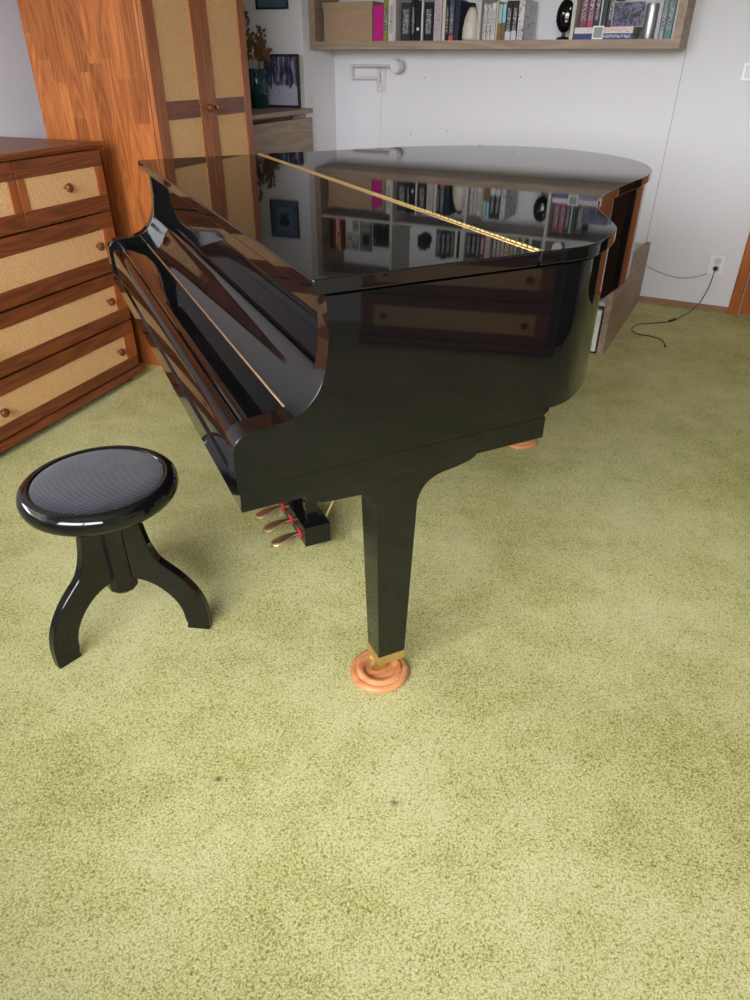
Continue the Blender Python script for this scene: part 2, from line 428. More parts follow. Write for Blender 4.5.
# ------------------------------------------------------------------ piano
def cr(pts, n=8):
    """catmull-rom through open points"""
    out = []
    for i in range(len(pts)-1):
        p0 = pts[max(i-1, 0)]; p1 = pts[i]; p2 = pts[i+1]; p3 = pts[min(i+2, len(pts)-1)]
        for k in range(n):
            q = k/n
            out.append(tuple(.5*((2*b)+(-a+c)*q+(2*a-5*b+4*c-d)*q*q+(-a+3*b-3*c+d)*q**3) for a, b, c, d in zip(p0, p1, p2, p3)))
    out.append(pts[-1]); return out
curve_ctrl = [(.455, .0136), (.49, .018), (.53, .032), (.585, .068), (.637, .113), (.675, .168), (.712, .232), (.752, .297), (.80, .355), (.868, .415), (.969, .487), (1.09, .562), (1.185, .618), (1.30, .712), (1.395, .835), (1.452, .97), (1.472, 1.12), (1.455, 1.265), (1.39, 1.39), (1.28, 1.485), (1.15, 1.54), (1.03, 1.565), (.92, 1.575)]
curve = cr(curve_ctrl, 6)
outline = [(0, 0), (.05, .0015), (.12, .0036), (.20, .006), (.28, .0084), (.36, .0108), (.42, .0126)] + curve + [(.45, 1.541), (0, 1.51)]
LCUT = .391
def offset(pts, d):
    out = []; n = len(pts)
    for i in range(n):
        a = Vector(pts[i-1]); b = Vector(pts[i]); c = Vector(pts[(i+1) % n])
        e1 = (b-a).normalized(); e2 = (c-b).normalized()
        n1 = Vector((-e1.y, e1.x)); n2 = Vector((-e2.y, e2.x)); m = (n1+n2).normalized()
        k = d/max(.4, m.dot(n1)); out.append((b.x+m.x*k, b.y+m.y*k))
    return out
piano = thing('grand_piano', P, .187, .125, 0, 'glossy black baby grand piano with its curved lid closed', 'piano')
def PP(mb, name, mat, parent=piano, **kw):
    """parts are drawn in frame P and shifted to the thing's base"""
    for v in mb.bm.verts: v.co -= Vector((.187, .125, 0))
    return mb.done(name, mat, parent, **kw)
# case
case_out = [p for p in offset(outline, .008)]
case_pts = [(.0625, .0145)] + [(x, y+.004) if x < .44 and y < .1 else (x, y) for x, y in case_out[2:-1]] + [(.0625, 1.503)]
mb = MB(); mb.prism(case_pts, .69, .953); PP(mb, 'case', M['lacquer'], bev=.0008, smooth=30)
# cheeks (arms)
arm = [(.06, .953), (.022, .953), (.0235, .92), (.0235, .885)] + cr([(.0235, .885), (.018, .848), (.008, .818), (-.008, .796), (-.03, .779), (-.055, .772)], 4)[1:] + [(-.1, .7675)] + cr([(-.1, .7675), (-.120, .763), (-.132, .752), (-.1365, .735)], 4)[1:] + [(-.1365, .6735), (.06, .6735)]
for y0, y1 in ((.006, .052), (1.457, 1.503)):
    arm_ = [(.064, .953)] + arm[1:-1] + [(.064, .69)] if y0 > 1 else [(.455, .953)] + arm[1:-1] + [(.452, .6735), (.458, .679), (.466, .6855), (.466, .6898), (.455, .6898)]
    mb = MB(); mb.prism(arm_, y0, y1, 'y')
    for v in mb.bm.verts:
        if v.co.y < .02: v.co.y = .0085+(v.co.x-.02)*.03
    if 1:
        PP(mb, 'cheek', M['lacquer'], bev=.0025 if y0 > 1 else .0009, seg=3)
# key bed with the near apron
mb = MB(); mb.prism([(-.1335, .0078-.0035), (.460, .0215), (.460, 1.503), (-.1335, 1.503)], .6305, .6732); PP(mb, 'key_bed', M['lacquer'], bev=.0008)
mb = MB(); mb.prism([(-.129, .6735), (-.129, .735), (-.126, .744), (-.118, .748), (-.105, .748), (-.105, .6735)], .0525, 1.4565, 'y'); PP(mb, 'key_slip', M['lacquer'])
# closed fallboard: flat front, then the slope
fb = [(-.102, .70), (-.102, .745), (-.098, .7495), (-.092, .7505), (-.072, .7495)]
mb = MB(); mb.prism(fb+[(-.072, .70)], .0525, 1.4565, 'y'); f1 = PP(mb, 'fallboard', M['lacquer'])
mb = MB(); mb.prism([(-.0718, .70), (-.0718, .7485), (-.02, .7455), (-.02, .70)], .0525, 1.4565, 'y'); PP(mb, 'key_cover', M['lacquer'])
mb = MB(); mb.prism(cr([(-.017, .7475), (-.002, .759), (.012, .775), (.026, .796), (.035, .808)], 3)+[(.042, .811)]+[(.047, .807), (.047, .70), (-.017, .70)], .0525, 1.4565, 'y')
PP(mb, 'fallboard', M['lacquer'])
mb = MB(); mb.cyl((-.0185, .06, .7465), (-.0185, 1.45, .7465), .0022, seg=8); PP(mb, 'fallboard_hinge', M['old_brass'])
mb = MB(); mb.box(.0475, .0615, .0525, 1.4565, .70, .9525); PP(mb, 'front_board', M['lacquer'])
# lid: front flap and main part
LZ0, LZ1 = .9575, .980
flap = [p for p in outline if p[0] < LCUT-.01]
# outline order: near edge out, far corner back
near = [p for p in outline if p[1] < .5 and p[0] < LCUT-.01]
yn = .0122; yf = 1.51+(LCUT/.92)*.065
flap = near + [(LCUT-.002, yn), (LCUT-.002, yf), (0, 1.51)]
mb = MB(); mb.prism(flap, LZ0, LZ1); PP(mb, 'lid_flap', M['lacquer'], bev=.003, seg=3)
main = [(LCUT+.002, yn+.0005)] + curve + [(.45, 1.541), (LCUT+.002, yf)]
mb = MB(); mb.prism(main, LZ0, LZ1); PP(mb, 'lid', M['lacquer'], bev=.003, seg=3, smooth=30)
# piano hinge: plates and knuckles in one strip
mb = MB(); y0, y1 = yn+.004, yf-.004
mb.box(LCUT-.0095, LCUT+.0095, y0, y1, LZ1, LZ1+.0009)
n = 96
for k in range(n):
    a = y0+(y1-y0)*k/n; b = y0+(y1-y0)*(k+.72)/n
    mb.cyl((LCUT, a, LZ1+.0014), (LCUT, b, LZ1+.0014), .0024, seg=8)
PP(mb, 'lid_hinge', M['brass'])
mb = MB(); mb.box(LCUT-.003, LCUT+.003, yn-.0025, yn-.0002, .966, .976); PP(mb, 'lid_hinge_end', M['black'])

# legs
def leg(sx, wy, flip=1, bracket=True, zt=.64):
    """sx, wy: middle of the leg"""
    t_, b_ = .0415, .030
    mb = MB()
    def ring(hx, hy, z): return [mb.bm.verts.new((sx+a*hx, wy+b*hy, z)) for a, b in ((-1,-1),(1,-1),(1,1),(-1,1))]
    lv = [ring(.0325, .030, .098), ring(.0445, .038, .51), ring(.0445, .038, .56)]
    for A, Bq in zip(lv, lv[1:]):
        for i in range(4): mb._f([A[i], A[(i+1) % 4], Bq[(i+1) % 4], Bq[i]])
    mb._f(lv[0][::-1]); mb._f(lv[-1])
    lg = PP(mb, 'leg', M['lacquer_soft'], bev=.0015)
    # brass ferrule
    mb = MB(); mb.box(sx-.0335, sx+.0335, wy-.031, wy+.031, .074, .098)
    g = mb.done('ferrule', M['brass'], None, bev=.001)
    g.data.transform(Matrix.Translation(-Vector((.187, .125, 0)))); g.parent = lg
    mb = MB()
    mb.lathe([(.013, .0), (.013, .014), (.008, .018), (.008, .020)], (sx-.004, wy+.010, .056), 16)
    mb.prism([(sx-.026, .034), (sx-.008, .034), (sx+.004, .055), (sx+.006, .078), (sx-.018, .078), (sx-.03, .05)], wy+.000, wy+.008, 'y')
    mb.prism([(sx-.026, .034), (sx-.008, .034), (sx+.004, .055), (sx+.006, .078), (sx-.018, .078), (sx-.03, .05)], wy+.022, wy+.030, 'y')
    Mx = Matrix.Rotation(R(90), 4, 'X')
    mb.lathe([(.0, -.0065), (.018, -.0065), (.0205, -.004), (.0205, .004), (.018, .0065), (0, .0065)], (sx-.012, wy+.015, .0305), 24, Mx)
    g = mb.done('caster', M['brass'], None); g.data.transform(Matrix.Translation(-Vector((.187, .125, 0)))); g.parent = lg
    if bracket:
        pr = [(sx-.19, .642), (sx-.185, .562), (sx-.15, .552), (sx-.078, .549), (sx-.066, .543), (sx-.050, .520), (sx-.044, .512), (sx+.045, .508)] + cr([(sx+.045, .508), (sx+.052, .526), (sx+.066, .543), (sx+.09, .555), (sx+.13, .562), (sx+.165, .572), (sx+.18, .588)], 4)[1:] + [(sx+.185, .642)]
        mb = MB(); mb.prism(pr, wy-.0385, wy+.0385, 'y'); g = mb.done('leg_bracket', M['lacquer_soft'], None, bev=.001)
        g.data.transform(Matrix.Translation(-Vector((.187, .125, 0)))); g.parent = lg
    return lg
leg(.190, .133); leg(.190, 1.375)
leg(1.197, .985, bracket=False)
mb = MB(); mb.box(1.197-.07, 1.197+.07, .985-.07, .985+.07, .56, .692); PP(mb, 'leg_block', M['lacquer_soft'], bev=.002)
# lyre and pedals
mb = MB(); mb.box(.182, .262, .655, .905, .032, .098); PP(mb, 'pedal_box', M['lacquer_soft'], bev=.002)
for y in (.705, .835):
    mb = MB(); mb.prism([(.200, .097), (.238, .097), (.232, .30), (.232, .645), (.204, .645), (.204, .30)], y-.014, y+.014, 'y'); PP(mb, 'lyre_post', M['lacquer_soft'], bev=.003)
mb = MB(); mb.box(.192, .246, .66, .88, .585, .641); PP(mb, 'lyre_top', M['lacquer_soft'], bev=.003)
for y in (.70, .84):
    mb = MB(); mb.tube([(.26, y, .08), (.40, y, .36), (.52, y, .645)], .004, 8); PP(mb, 'lyre_rod', M['brass'])
for y in (.700, .780, .860):
    mb = MB()
    ctrl = [(.188, .008, .052), (.165, .009, .054), (.145, .013, .053), (.122, .0185, .047), (.106, .0185, .042), (.096, .013, .039), (.092, .004, .038)]
    def pf(u, v):
        k = u*(len(ctrl)-1); i = min(int(k), len(ctrl)-2); q = k-i
        x, hw, z = [a+(b-a)*q for a, b in zip(ctrl[i], ctrl[i+1])]
        ang = 2*pi*v
        return Vector((x, y+hw*cos(ang), z+.0055*sin(ang)))
    mb.grid(pf, 24, 12); PP(mb, 'pedal', M['old_brass'], smooth=60)
    mb = MB(); mb.box(.178, .1822, y-.012, y+.012, .042, .068); PP(mb, 'pedal_felt', M['red_felt'])

# caster cups
cup_prof = [(0, .0), (.066, 0), (.070, .004), (.070, .009), (.067, .013), (.060, .0155), (.0565, .0145), (.0545, .016), (.049, .021), (.043, .021), (.038, .017), (.034, .008), (0, .008)]
first = None
for x, y, lb in ((.181, .148, 'round turned wooden caster cup under the nearest brass-footed piano leg'),
                 (1.185, 1.0, 'round wooden caster cup under the piano tail leg, mostly hidden by the keyboard side'),
                 (.1755, 1.39, 'round wooden caster cup under the far front piano leg beside the wardrobe')):
    if first is None:
        mb = MB(); mb.lathe(cup_prof, seg=48); c_ = mb.done('caster_cup', M['cup'], smooth=40); first = c_
    else:
        c_ = first.copy(); COL.objects.link(c_)
    place(c_, P, x, y, .001); tag(c_, lb, 'caster cup', 'wooden caster cups under the piano legs')

# ------------------------------------------------------------------ stool
F0 = Frame(-.6325, 1.3445, 0)
st = thing('piano_stool', F0, 0, 0, 0, 'round black piano stool with a grey ribbed seat and three curved legs', 'stool')
mb = MB(); mb.lathe([(0, .378), (.150, .378), (.163, .382), (.1715, .390), (.1755, .401), (.1755, .411), (.172, .422), (.164, .4285), (.154, .431), (.147, .4295), (.144, .424), (0, .424)], seg=72)
sr = mb.done('seat_rim', M['lacquer'], st, smooth=50)
mb = MB(); mb.lathe([(.1445, .422), (.1445, .4285), (.137, .4315), (.11, .4335), (.06, .4345), (0, .435)], seg=64)
cu = mb.done('seat_cushion', M['velvet'], st, smooth=50); cu.rotation_euler = (0, 0, R(18))
mb = MB()
prof = [(0, .118), (.034, .118), (.0375, .124), (.0375, .379), (0, .379)]
mb.lathe(prof, seg=12); mb.lathe([(0, .108), (.006, .109), (.008, .115), (.008, .123), (0, .123)], seg=12)
mb.done('column', M['lacquer_soft'], st, smooth=20)
legp = cr([(.028, .379), (.060, .375), (.072, .340), (.079, .315), (.084, .285), (.091, .252), (.108, .213), (.135, .188), (.162, .163), (.187, .130), (.203, .098), (.212, .060), (.2135, .022)], 3)
legq = [(.2125, .0), (.152, .0), (.156, .015)] + cr([(.152, .03), (.149, .055), (.138, .085), (.118, .112), (.095, .132), (.068, .146), (.040, .152), (.026, .158)], 3)
for ang in (-127.2, -6.3, 113.2):
    mb = MB(); mb.prism(legp+legq, -.0125, .0125, 'y')
    o = mb.done('leg', M['lacquer_soft'], st, bev=.0035, seg=3, smooth=40); o.rotation_euler = (0, 0, R(ang))

# ------------------------------------------------------------------ dressers
knob_prof = [(.006, 0), (.006, .008), (.009, .011), (.0145, .016), (.0165, .022), (.0155, .028), (.011, .0325), (0, .034)]
def dresser(fr, x, y, rz, W, D, label):
    """front faces local +x at x=0"""
    r = thing('chest_of_drawers', fr, x, y, 0, label, 'chest of drawers', rz, None)
    h = W/2
    mb = MB(); mb.box(-D, -.012, -h+.004, -h+.024, .04, .95); mb.box(-D, -.012, h-.024, h-.004, .04, .95)
    mb.box(-D, -D+.01, -h+.024, h-.024, .04, .95); mb.box(-D+.01, -.03, -h+.024, h-.024, .055, .07)
    mb.done('carcass', M['red_wood_v'], r, bev=.002)
    mb = MB(); mb.prism([(-D-.005, .95), (.006, .95), (.012, .955), (.014, .962), (.010, .972), (-D-.005, .972)], -h-.012, h+.012, 'y'); mb.done('top', M['red_wood'], r, bev=.002)
    mb = MB(); mb.prism([(-D, .028), (.010, .028), (.014, .036), (.010, .050), (.002, .058), (-D, .058)], -h-.006, h+.006, 'y'); mb.done('plinth', M['red_wood'], r, bev=.002)
    for sx in (-.04, -D+.05):
        for sy in (-h+.05, h-.05):
            mb = MB(); mb.lathe([(.018, 0), (.024, .012), (.024, .029)], (sx, sy, 0), 16); mb.done('foot', M['red_wood_v'], r)
    g = .0018
    rows = [(.062, .272), (.277, .488), (.492, .722)]
    def drawer(y0, y1, z0, z1, cy0, cy1, cz0, cz1, ks):
        z0 += g; z1 -= g; y0 += g; y1 -= g
        mb = MB(); T = -.016
        mb.box(T, 0, y0, y1, z0, cz0); mb.box(T, 0, y0, y1, cz1, z1)
        mb.mi = 1; mb.box(T, 0, y0, cy0, cz0, cz1); mb.box(T, 0, cy1, y1, cz0, cz1)
        mb.mi = 0; mb.box(-D+.03, T-.001, y0+.02, y1-.02, z0+.006, z1-.03)
        d = mb.done('drawer', [M['red_wood'], M['red_wood_v']], r, bev=.0015)
        mb = MB(); mb.box(-.0125, -.0045, cy0, cy1, cz0, cz1); mb.done('cane_panel', M['cane'], d)
        for k in ks:
            mb = MB(); mb.lathe(knob_prof, (-.0045, k, (cz0+cz1)/2), 20, Matrix.Rotation(R(90), 4, 'Y')); mb.done('knob', M['knob'], d, smooth=50)
    for (z0, z1), (c0, c1) in zip(rows, ((.112, .216), (.332, .436), (.552, .661))):
        drawer(-h, h, z0, z1, -h+.068, h-.068, c0, c1, (-h+.12, h-.12))
    # the two top drawers between framed stiles
    drawer(-h+.0, -.001, .725, .948, -h+.048, -.037, .785, .889, (-h+.225,))
    drawer(.001, h-.0, .725, .948, .037, h-.048, .785, .889, (h-.225,))
    return r
dresser(L, 0, -.45, 0, .90, .56, 'red-brown wooden chest with woven cane drawer fronts beside the wardrobe')
dresser(B, 2.392, -3.631, pi+R(2.8), .935, .37, 'red-brown cane-fronted chest by the wall facing the piano, seen mirrored in its side')

# dark cabinet seen only as a reflection in the bent side
tc_ = thing('tall_cabinet', B, 2.50, -2.50, 0, 'tall dark brown two-door cabinet against the wall, mirrored in the curved piano side', 'cabinet', pi)
mb = MB(); mb.box(-.28, .0, -.50, .50, .06, 2.0); mb.box(-.27, -.02, -.48, .48, 0, .06); mb.done('carcass', M['dark_wood'], tc_, bev=.002)
for a, b, k in ((-.498, -.002, -.03), (.002, .498, .03)):
    mb = MB(); mb.box(.0005, .02, a, b, .065, 1.995); d_ = mb.done('door', M['dark_wood'], tc_, bev=.002)
    mb = MB(); mb.lathe(knob_prof, (.0195, k, 1.0), 20, Matrix.Rotation(R(90), 4, 'Y')); mb.done('knob', M['knob'], d_, smooth=50)
# ------------------------------------------------------------------ wardrobe
wd = thing('wardrobe', L, -.10, .525, 0, 'tall orange-brown wooden wardrobe with woven cane door panels', 'wardrobe')
ox, oy = -.10, .525
def WB(name, mats, boxes, parent=wd, bev=.0015):
    mb = MB()
    for b in boxes:
        if len(b) == 7: mb.mi = b[6]
        mb.box(b[0]-ox, b[1]-ox, b[2]-oy, b[3]-oy, b[4], b[5])
    return mb.done(name, mats, parent, bev=bev)
WD0, WD1, HT = -.385, .158, 2.15
WB('side_panel', M['wardrobe_side'], [(WD0, WD1, .148, .170, 0, HT)])
WB('side_panel', M['wardrobe_side'], [(WD0, WD1, .888, .910, 0, HT)])
WB('back_panel', M['ward_stile'], [(WD0, WD0+.008, .171, .887, .05, HT-.02)])
WB('plinth', M['red_wood'], [(WD1-.03, WD1-.005, .171, .887, 0, .08)])
WB('top_panel', M['wardrobe_side'], [(WD0, WD1+.03, .145, .913, HT, HT+.025)])
for y0, y1, c0, c1, ky in ((.150, .529, .222, .466, .512), (.531, .908, .596, .848, .576)):
    X0, X1 = WD1+.002, .180
    rails = [(.085, .16), (1.036, 1.101), (2.06, 2.145)]
    d = WB('door', [M['ward_stile'], M['ward_rail']],
           [(X0, X1, y0, c0, .085, 2.145, 0), (X0, X1, c1, y1, .085, 2.145, 0)] + [(X0, X1-.001, c0, c1, a, b, 1) for a, b in rails])
    for a, b in ((.16, 1.036), (1.101, 2.06)):
        WB('cane_panel', M['cane'], [(X0+.003, X1-.006, c0, c1, a, b)], d, 0)
    mb = MB(); mb.lathe(knob_prof, (X1-ox-.001, ky-oy, 1.068), 20, Matrix.Rotation(R(90), 4, 'Y')); mb.done('knob', M['knob'], d, smooth=50)

# ------------------------------------------------------------------ niche cabinet with vase and pictures
cb = thing('low_cabinet', L, -.29, 1.50, 0, 'pale grey-oak cabinet under a floating top, standing in the wall niche', 'cabinet')
mb = MB(); mb.box(-.29, .282, -.50, .518, .975, 1.0); mb.done('top', M['oak_y'], cb, bev=.001)
mb = MB(); mb.box(-.28, .255, -.49, .51, .0, .935); mb.box(-.27, .15, -.49, .50, .9352, .9748); mb.done('body', M['oak_y'], cb, bev=.001)
mb = MB(); mb.box(.256, .278, -.49, .512, .50, .952); mb.done('drawer_front', M['oak_y'], cb, bev=.001)
mb = MB(); mb.box(.256, .278, -.49, .512, .03, .495); mb.done('drawer_front', M['oak_y'], cb, bev=.001)

vase = thing('glass_vase', L, -.312, 1.88, 1.0005, 'dark teal glass vase on the niche cabinet, holding dried flowers', 'vase')
mb = MB(); mb.lathe([(0, 0), (.062, 0), (.067, .006), (.067, .15), (.064, .175), (.058, .19), (.058, .205), (.054, .205), (.054, .19), (.060, .172), (.062, .15), (.062, .012), (0, .012)], seg=32)
t = NT('teal_glass'); t.base(srgb(40, 96, 104), .05); t.b.inputs['Transmission Weight'].default_value = .55; t.b.inputs['IOR'].default_value = 1.45; M['teal'] = t.m
mb.done('vessel', M['teal'], vase, smooth=50)
fl_ = thing('dried_bouquet', L, -.312, 1.88, 1.014, 'brown dried flower bouquet standing in the teal glass vase', 'dried flowers')
stems = MB(); heads = MB()
rg = random.Random(5)
tips = [(-.006, -.06, .415), (.02, .03, .36), (.035, .05, .33), (.05, .015, .35), (-.03, -.02, .30), (.045, -.03, .28), (-.06, .0, .27), (.06, .04, .26), (.0, .0, .33), (.03, -.01, .31), (-.045, -.045, .24), (.01, .05, .25), (.07, -.01, .30), (-.075, .03, .22), (.055, .07, .22)]
for tx, ty, tz in tips:
    tz = max(tz, .26)*1.12; bx_, by_ = tx*.25, ty*.25
    pts = [(bx_*(1-k)+tx*k*k+bx_*k*(1-k), by_*(1-k)+ty*k*k+by_*k*(1-k), .002+(tz-.002)*k) for k in [i/6 for i in range(7)]]
    stems.tube(pts, .0012, 5)
    for k in range(26):
        q = rg.uniform(0, min(.17, tz-.235)); a = rg.uniform(0, 2*pi); rr = rg.uniform(.003, .02)
        s_ = rg.uniform(.005, .011)
        heads.lathe([(0, -s_), (s_*.75, -s_*.5), (s_, 0), (s_*.7, s_*.6), (0, s_)], (tx*(1-q*1.5)+rr*cos(a), ty*(1-q*1.5)+rr*sin(a), tz-q), 6)
stems.tube([(0, 0, .1), (.02, .03, .25), (.045, .055, .37), (.055, .065, .415)], .0008, 5)
stems.done('stems', M['dry2'], fl_); heads.done('flower_heads', M['dry'], fl_, smooth=60)

def framed(name, fr, x, y, z, w, h, depth, border, fmat, inner, label, tilt=0, rz=0, mount=None):
    """picture facing local -y, bottom centre at the base"""
    r = thing(name, fr, x, y, z, label, 'picture', rz)
    r.rotation_euler.x = 0
    def T(o):
        o.rotation_euler = (-tilt, 0, 0); return o
    mb = MB(); b = border
    mb.box(-w/2, w/2, -depth, 0, 0, b); mb.box(-w/2, w/2, -depth, 0, h-b, h)
    mb.box(-w/2, -w/2+b, -depth, 0, b, h-b); mb.box(w/2-b, w/2, -depth, 0, b, h-b)
    T(mb.done('frame', fmat, r, bev=.001))
    if mount:
        mb = MB(); mb.box(-w/2+b, w/2-b, -depth*.5, -depth*.2, b, h-b); T(mb.done('mount', mount[0], r))
        m_ = mount[1]; mb = MB(); mb.box(-w/2+b+m_, w/2-b-m_, -depth*.56, -depth*.5, b+m_, h-b-m_); T(mb.done('print', inner, r))
    else:
        mb = MB(); mb.box(-w/2+b, w/2-b, -depth*.5, -depth*.2, b, h-b); T(mb.done('print', inner, r))
    return r
# print of dark violet trunks over white snow with small birds
t = NT('winter_print'); X = t.xyz()
colm = t.noise(t.comb(t.math('MULTIPLY', X[0], 26), 0, t.math('MULTIPLY', X[2], 5)), 1.6, 4, .6)
edge = t.math('ADD', X[2], t.math('MULTIPLY', t.math('SUBTRACT', t.noise(t.comb(t.math('MULTIPLY', X[0], 30), 0, 0), 1, 2), .5), .12))
top = t.ramp(edge, [(.112, (0, 0, 0, 1)), (.122, (1, 1, 1, 1))])
up = t.ramp(colm, [(.36, srgb(44, 40, 60)), (.5, srgb(80, 80, 108)), (.6, srgb(164, 168, 190)), (.7, srgb(84, 66, 92))])
brd = t.noise(t.comb(t.math('MULTIPLY', X[0], 120), 0, t.math('MULTIPLY', X[2], 120)), 1, 1)
band = t.math('MULTIPLY', t.math('GREATER_THAN', brd, .66), t.math('LESS_THAN', t.math('ABSOLUTE', t.math('SUBTRACT', X[2], .078)), .022))
low = t.mix(band, srgb(186, 188, 204), srgb(30, 30, 40))
M['winter'] = t.base(t.mix(top, low, up), .15)
framed('framed_picture', L, -.198, 2.006, 1.0005, .235, .28, .02, .013, plain('dark_purple_frame', srgb(46, 26, 34), .4), M['winter'],
       'dark-framed violet winter print standing on the niche cabinet behind the vase', tilt=0)
mb = MB(); mb.box(-.013, .013, 0, .006, 0, .28)
# backing board edge beside it
bk = thing('white_board', L, -.188, 2.0195, 1.0005, 'thin white board leaning on the niche wall behind the winter print', 'board')
mb = MB(); mb.box(-.13, .128, -.007, 0, 0, .275); mb.done('panel', M['white_board'], bk)
# blue-grey tree etching in a black frame
t = NT('tree_print'); X = t.xyz()
nz = t.noise(t.coord(), 60, 4, .7)
def blob(cx, cz, rx, rz_):
    a = t.math('DIVIDE', t.math('SUBTRACT', X[0], cx), rx); b = t.math('DIVIDE', t.math('SUBTRACT', X[2], cz), rz_)
    d = t.math('ADD', t.math('MULTIPLY', a, a), t.math('MULTIPLY', b, b))
    d = t.math('ADD', d, t.math('MULTIPLY', t.math('SUBTRACT', nz, .5), 1.6)); return t.math('LESS_THAN', d, .8)
m1 = t.math('MAXIMUM', blob(-.004, .135, .045, .034), blob(0, .105, .028, .025))
m1 = t.math('MAXIMUM', m1, t.math('MULTIPLY', t.math('LESS_THAN', t.math('ABSOLUTE', X[0]), .0035), t.math('MULTIPLY', t.math('GREATER_THAN', X[2], .085), t.math('LESS_THAN', X[2], .15))))
m1 = t.math('MAXIMUM', m1, blob(0, .092, .05, .008))
M['tree_print'] = t.base(t.mix(m1, srgb(104, 124, 144), srgb(36, 44, 52)), .2)
framed('framed_picture', L, -.244, 2.018, 1.502, .21, .238, .016, .009, plain('black_frame', srgb(18, 20, 28), .35), M['tree_print'],
       'small black-framed blue-grey tree print hanging on the niche wall above the vase', mount=(plain('blue_mount', srgb(66, 92, 110), .7), .036))

# ------------------------------------------------------------------ wall lamp
lp = thing('wall_lamp', B, -1.80, -.0005, 1.145, 'white swing-arm wall lamp with a round head below the bookshelf', 'wall lamp')
mb = MB(); mb.box(-.032, .032, -.012, 0, -.062, .062); mb.done('wall_plate', M['white_paint'], lp, bev=.006, seg=3)
mb = MB(); mb.cyl((-.004, -.04, -.012), (-.004, -.04, .048), .008); mb.box(-.012, .004, -.04, -.011, -.006, .042); mb.done('pivot', M['white_paint'], lp, bev=.001)
def rod(pts, r): 
    mb = MB()
    for a, b in zip(pts, pts[1:]): mb.cyl(a, b, r, seg=12)
    return mb
rod([(-.004, -.05, .015), (-.185, -.06, .013)], .007).done('arm', M['white_paint'], lp)
rod([(-.185, -.06, .008), (-.185, -.06, .084)], .007).done('arm', M['white_paint'], lp)
rod([(-.185, -.06, .079), (.11, -.075, .080)], .007).done('arm', M['white_paint'], lp)
hd = MB(); axis = Vector((-.27, -.96, -.08)).normalized()
Mh = axis.to_track_quat('Z', 'Y').to_matrix().to_4x4()
hd.lathe([(0, -.022), (.032, -.022), (.036, -.018), (.036, .018), (.035, .021), (0, .021)], (.150, -.092, .078), 32, Mh); hd.done('lamp_head', M['white_paint'], lp)
hd = MB(); hd.lathe([(0, .0205), (.033, .0205), (.033, .0235), (0, .0235)], (.150, -.092, .078), 32, Mh); hd.done('diffuser', M['white'], lp)
mb = MB(); mb.lathe([(.006, 0), (.006, .004), (.003, .006)], (-.004, -.012, -.045), 12, Matrix.Rotation(R(90), 4, 'X')); mb.done('switch', M['white'], lp)
mb = MB(); mb.tube([(.004, -.004, -.06), (.002, -.005, -.12), (-.006, -.004, -.2), (-.004, -.004, -.27), (0, -.004, -.36), (0, -.004, -.5)], .0022, 6); mb.done('cord', M['white_paint'], lp)

# ------------------------------------------------------------------ bookshelf
SZ = 1.305; SL, SR = -2.137, -.028
sh = thing('wall_shelf', B, SL, -.0005, SZ, 'wide grey-oak wall shelf with off-white inner dividers', 'shelf')
def sx(u): return u-SL
mb = MB(); mb.box(0, sx(SR), -.30, 0, 0, .04); mb.done('bottom_board', M['oak'], sh, bev=.001)
mb = MB(); mb.box(0, sx(SR), -.30, 0, .655, .695); mb.done('top_board', M['oak'], sh, bev=.001)
for a, b in ((0, .04), (sx(SR)-.04, sx(SR))):
    mb = MB(); mb.box(a, b, -.30, 0, .0402, .6548); mb.done('side_board', M['oak_y'], sh, bev=.001)
MZ = .283
divs = (-1.578, -1.072, -.566)
mb = MB(); mb.box(.0405, sx(SR)-.0405, -.292, -.002, MZ, MZ+.016); mb.done('middle_board', M['white_board'], sh, bev=.0008)
for d in divs:
    for z0, z1 in ((.0402, MZ-.0002), (MZ+.0162, .6548)):
        mb = MB(); mb.box(sx(d)-.009, sx(d)+.009, -.29, -.002, z0, z1); mb.done('divider', M['white_board'], sh, bev=.0008)
R1 = SZ+.0405; R2 = SZ+MZ+.0165
def book(u0, u1, h, cov, label, z=R1, dep=.20, front=-.268, title=None, lean=0, group='books and comics on the lower shelf row', band=None):
    w = u1-u0-.0012
    r = thing('book', B, (u0+u1)/2, front, z, label, 'book', 0, group)
    if lean: r.rotation_euler.y = lean
    c = min(.0022, w*.2)
    mb = MB(); mb.box(-w/2, w/2, 0, c, 0, h); mb.box(-w/2, -w/2+c, c, dep, 0, h); mb.box(w/2-c, w/2, c, dep, 0, h)
    mb.done('cover', cov, r, bev=.0008, seg=1)
    mb = MB(); mb.box(-w/2+c, w/2-c, c, dep-.004, .003, h-.003); mb.done('pages', M['paper'], r)
    if title:
        mb = MB(); mb.box(-w*.28, w*.28, -.0006, 0, h*.18, h*.82); mb.done('spine_title', title, r)
    if band:
        mb = MB(); mb.box(-w/2, w/2, -.0007, 0, 0, band[1]); mb.done('spine_band', band[0], r)
    return r
K = colour('black_cover', 20, 20, 22); K2 = colour('charcoal_cover', 44, 47, 50); NV = colour('navy_cover', 26, 34, 52); Wt = colour('white_cover', 212, 206, 204)
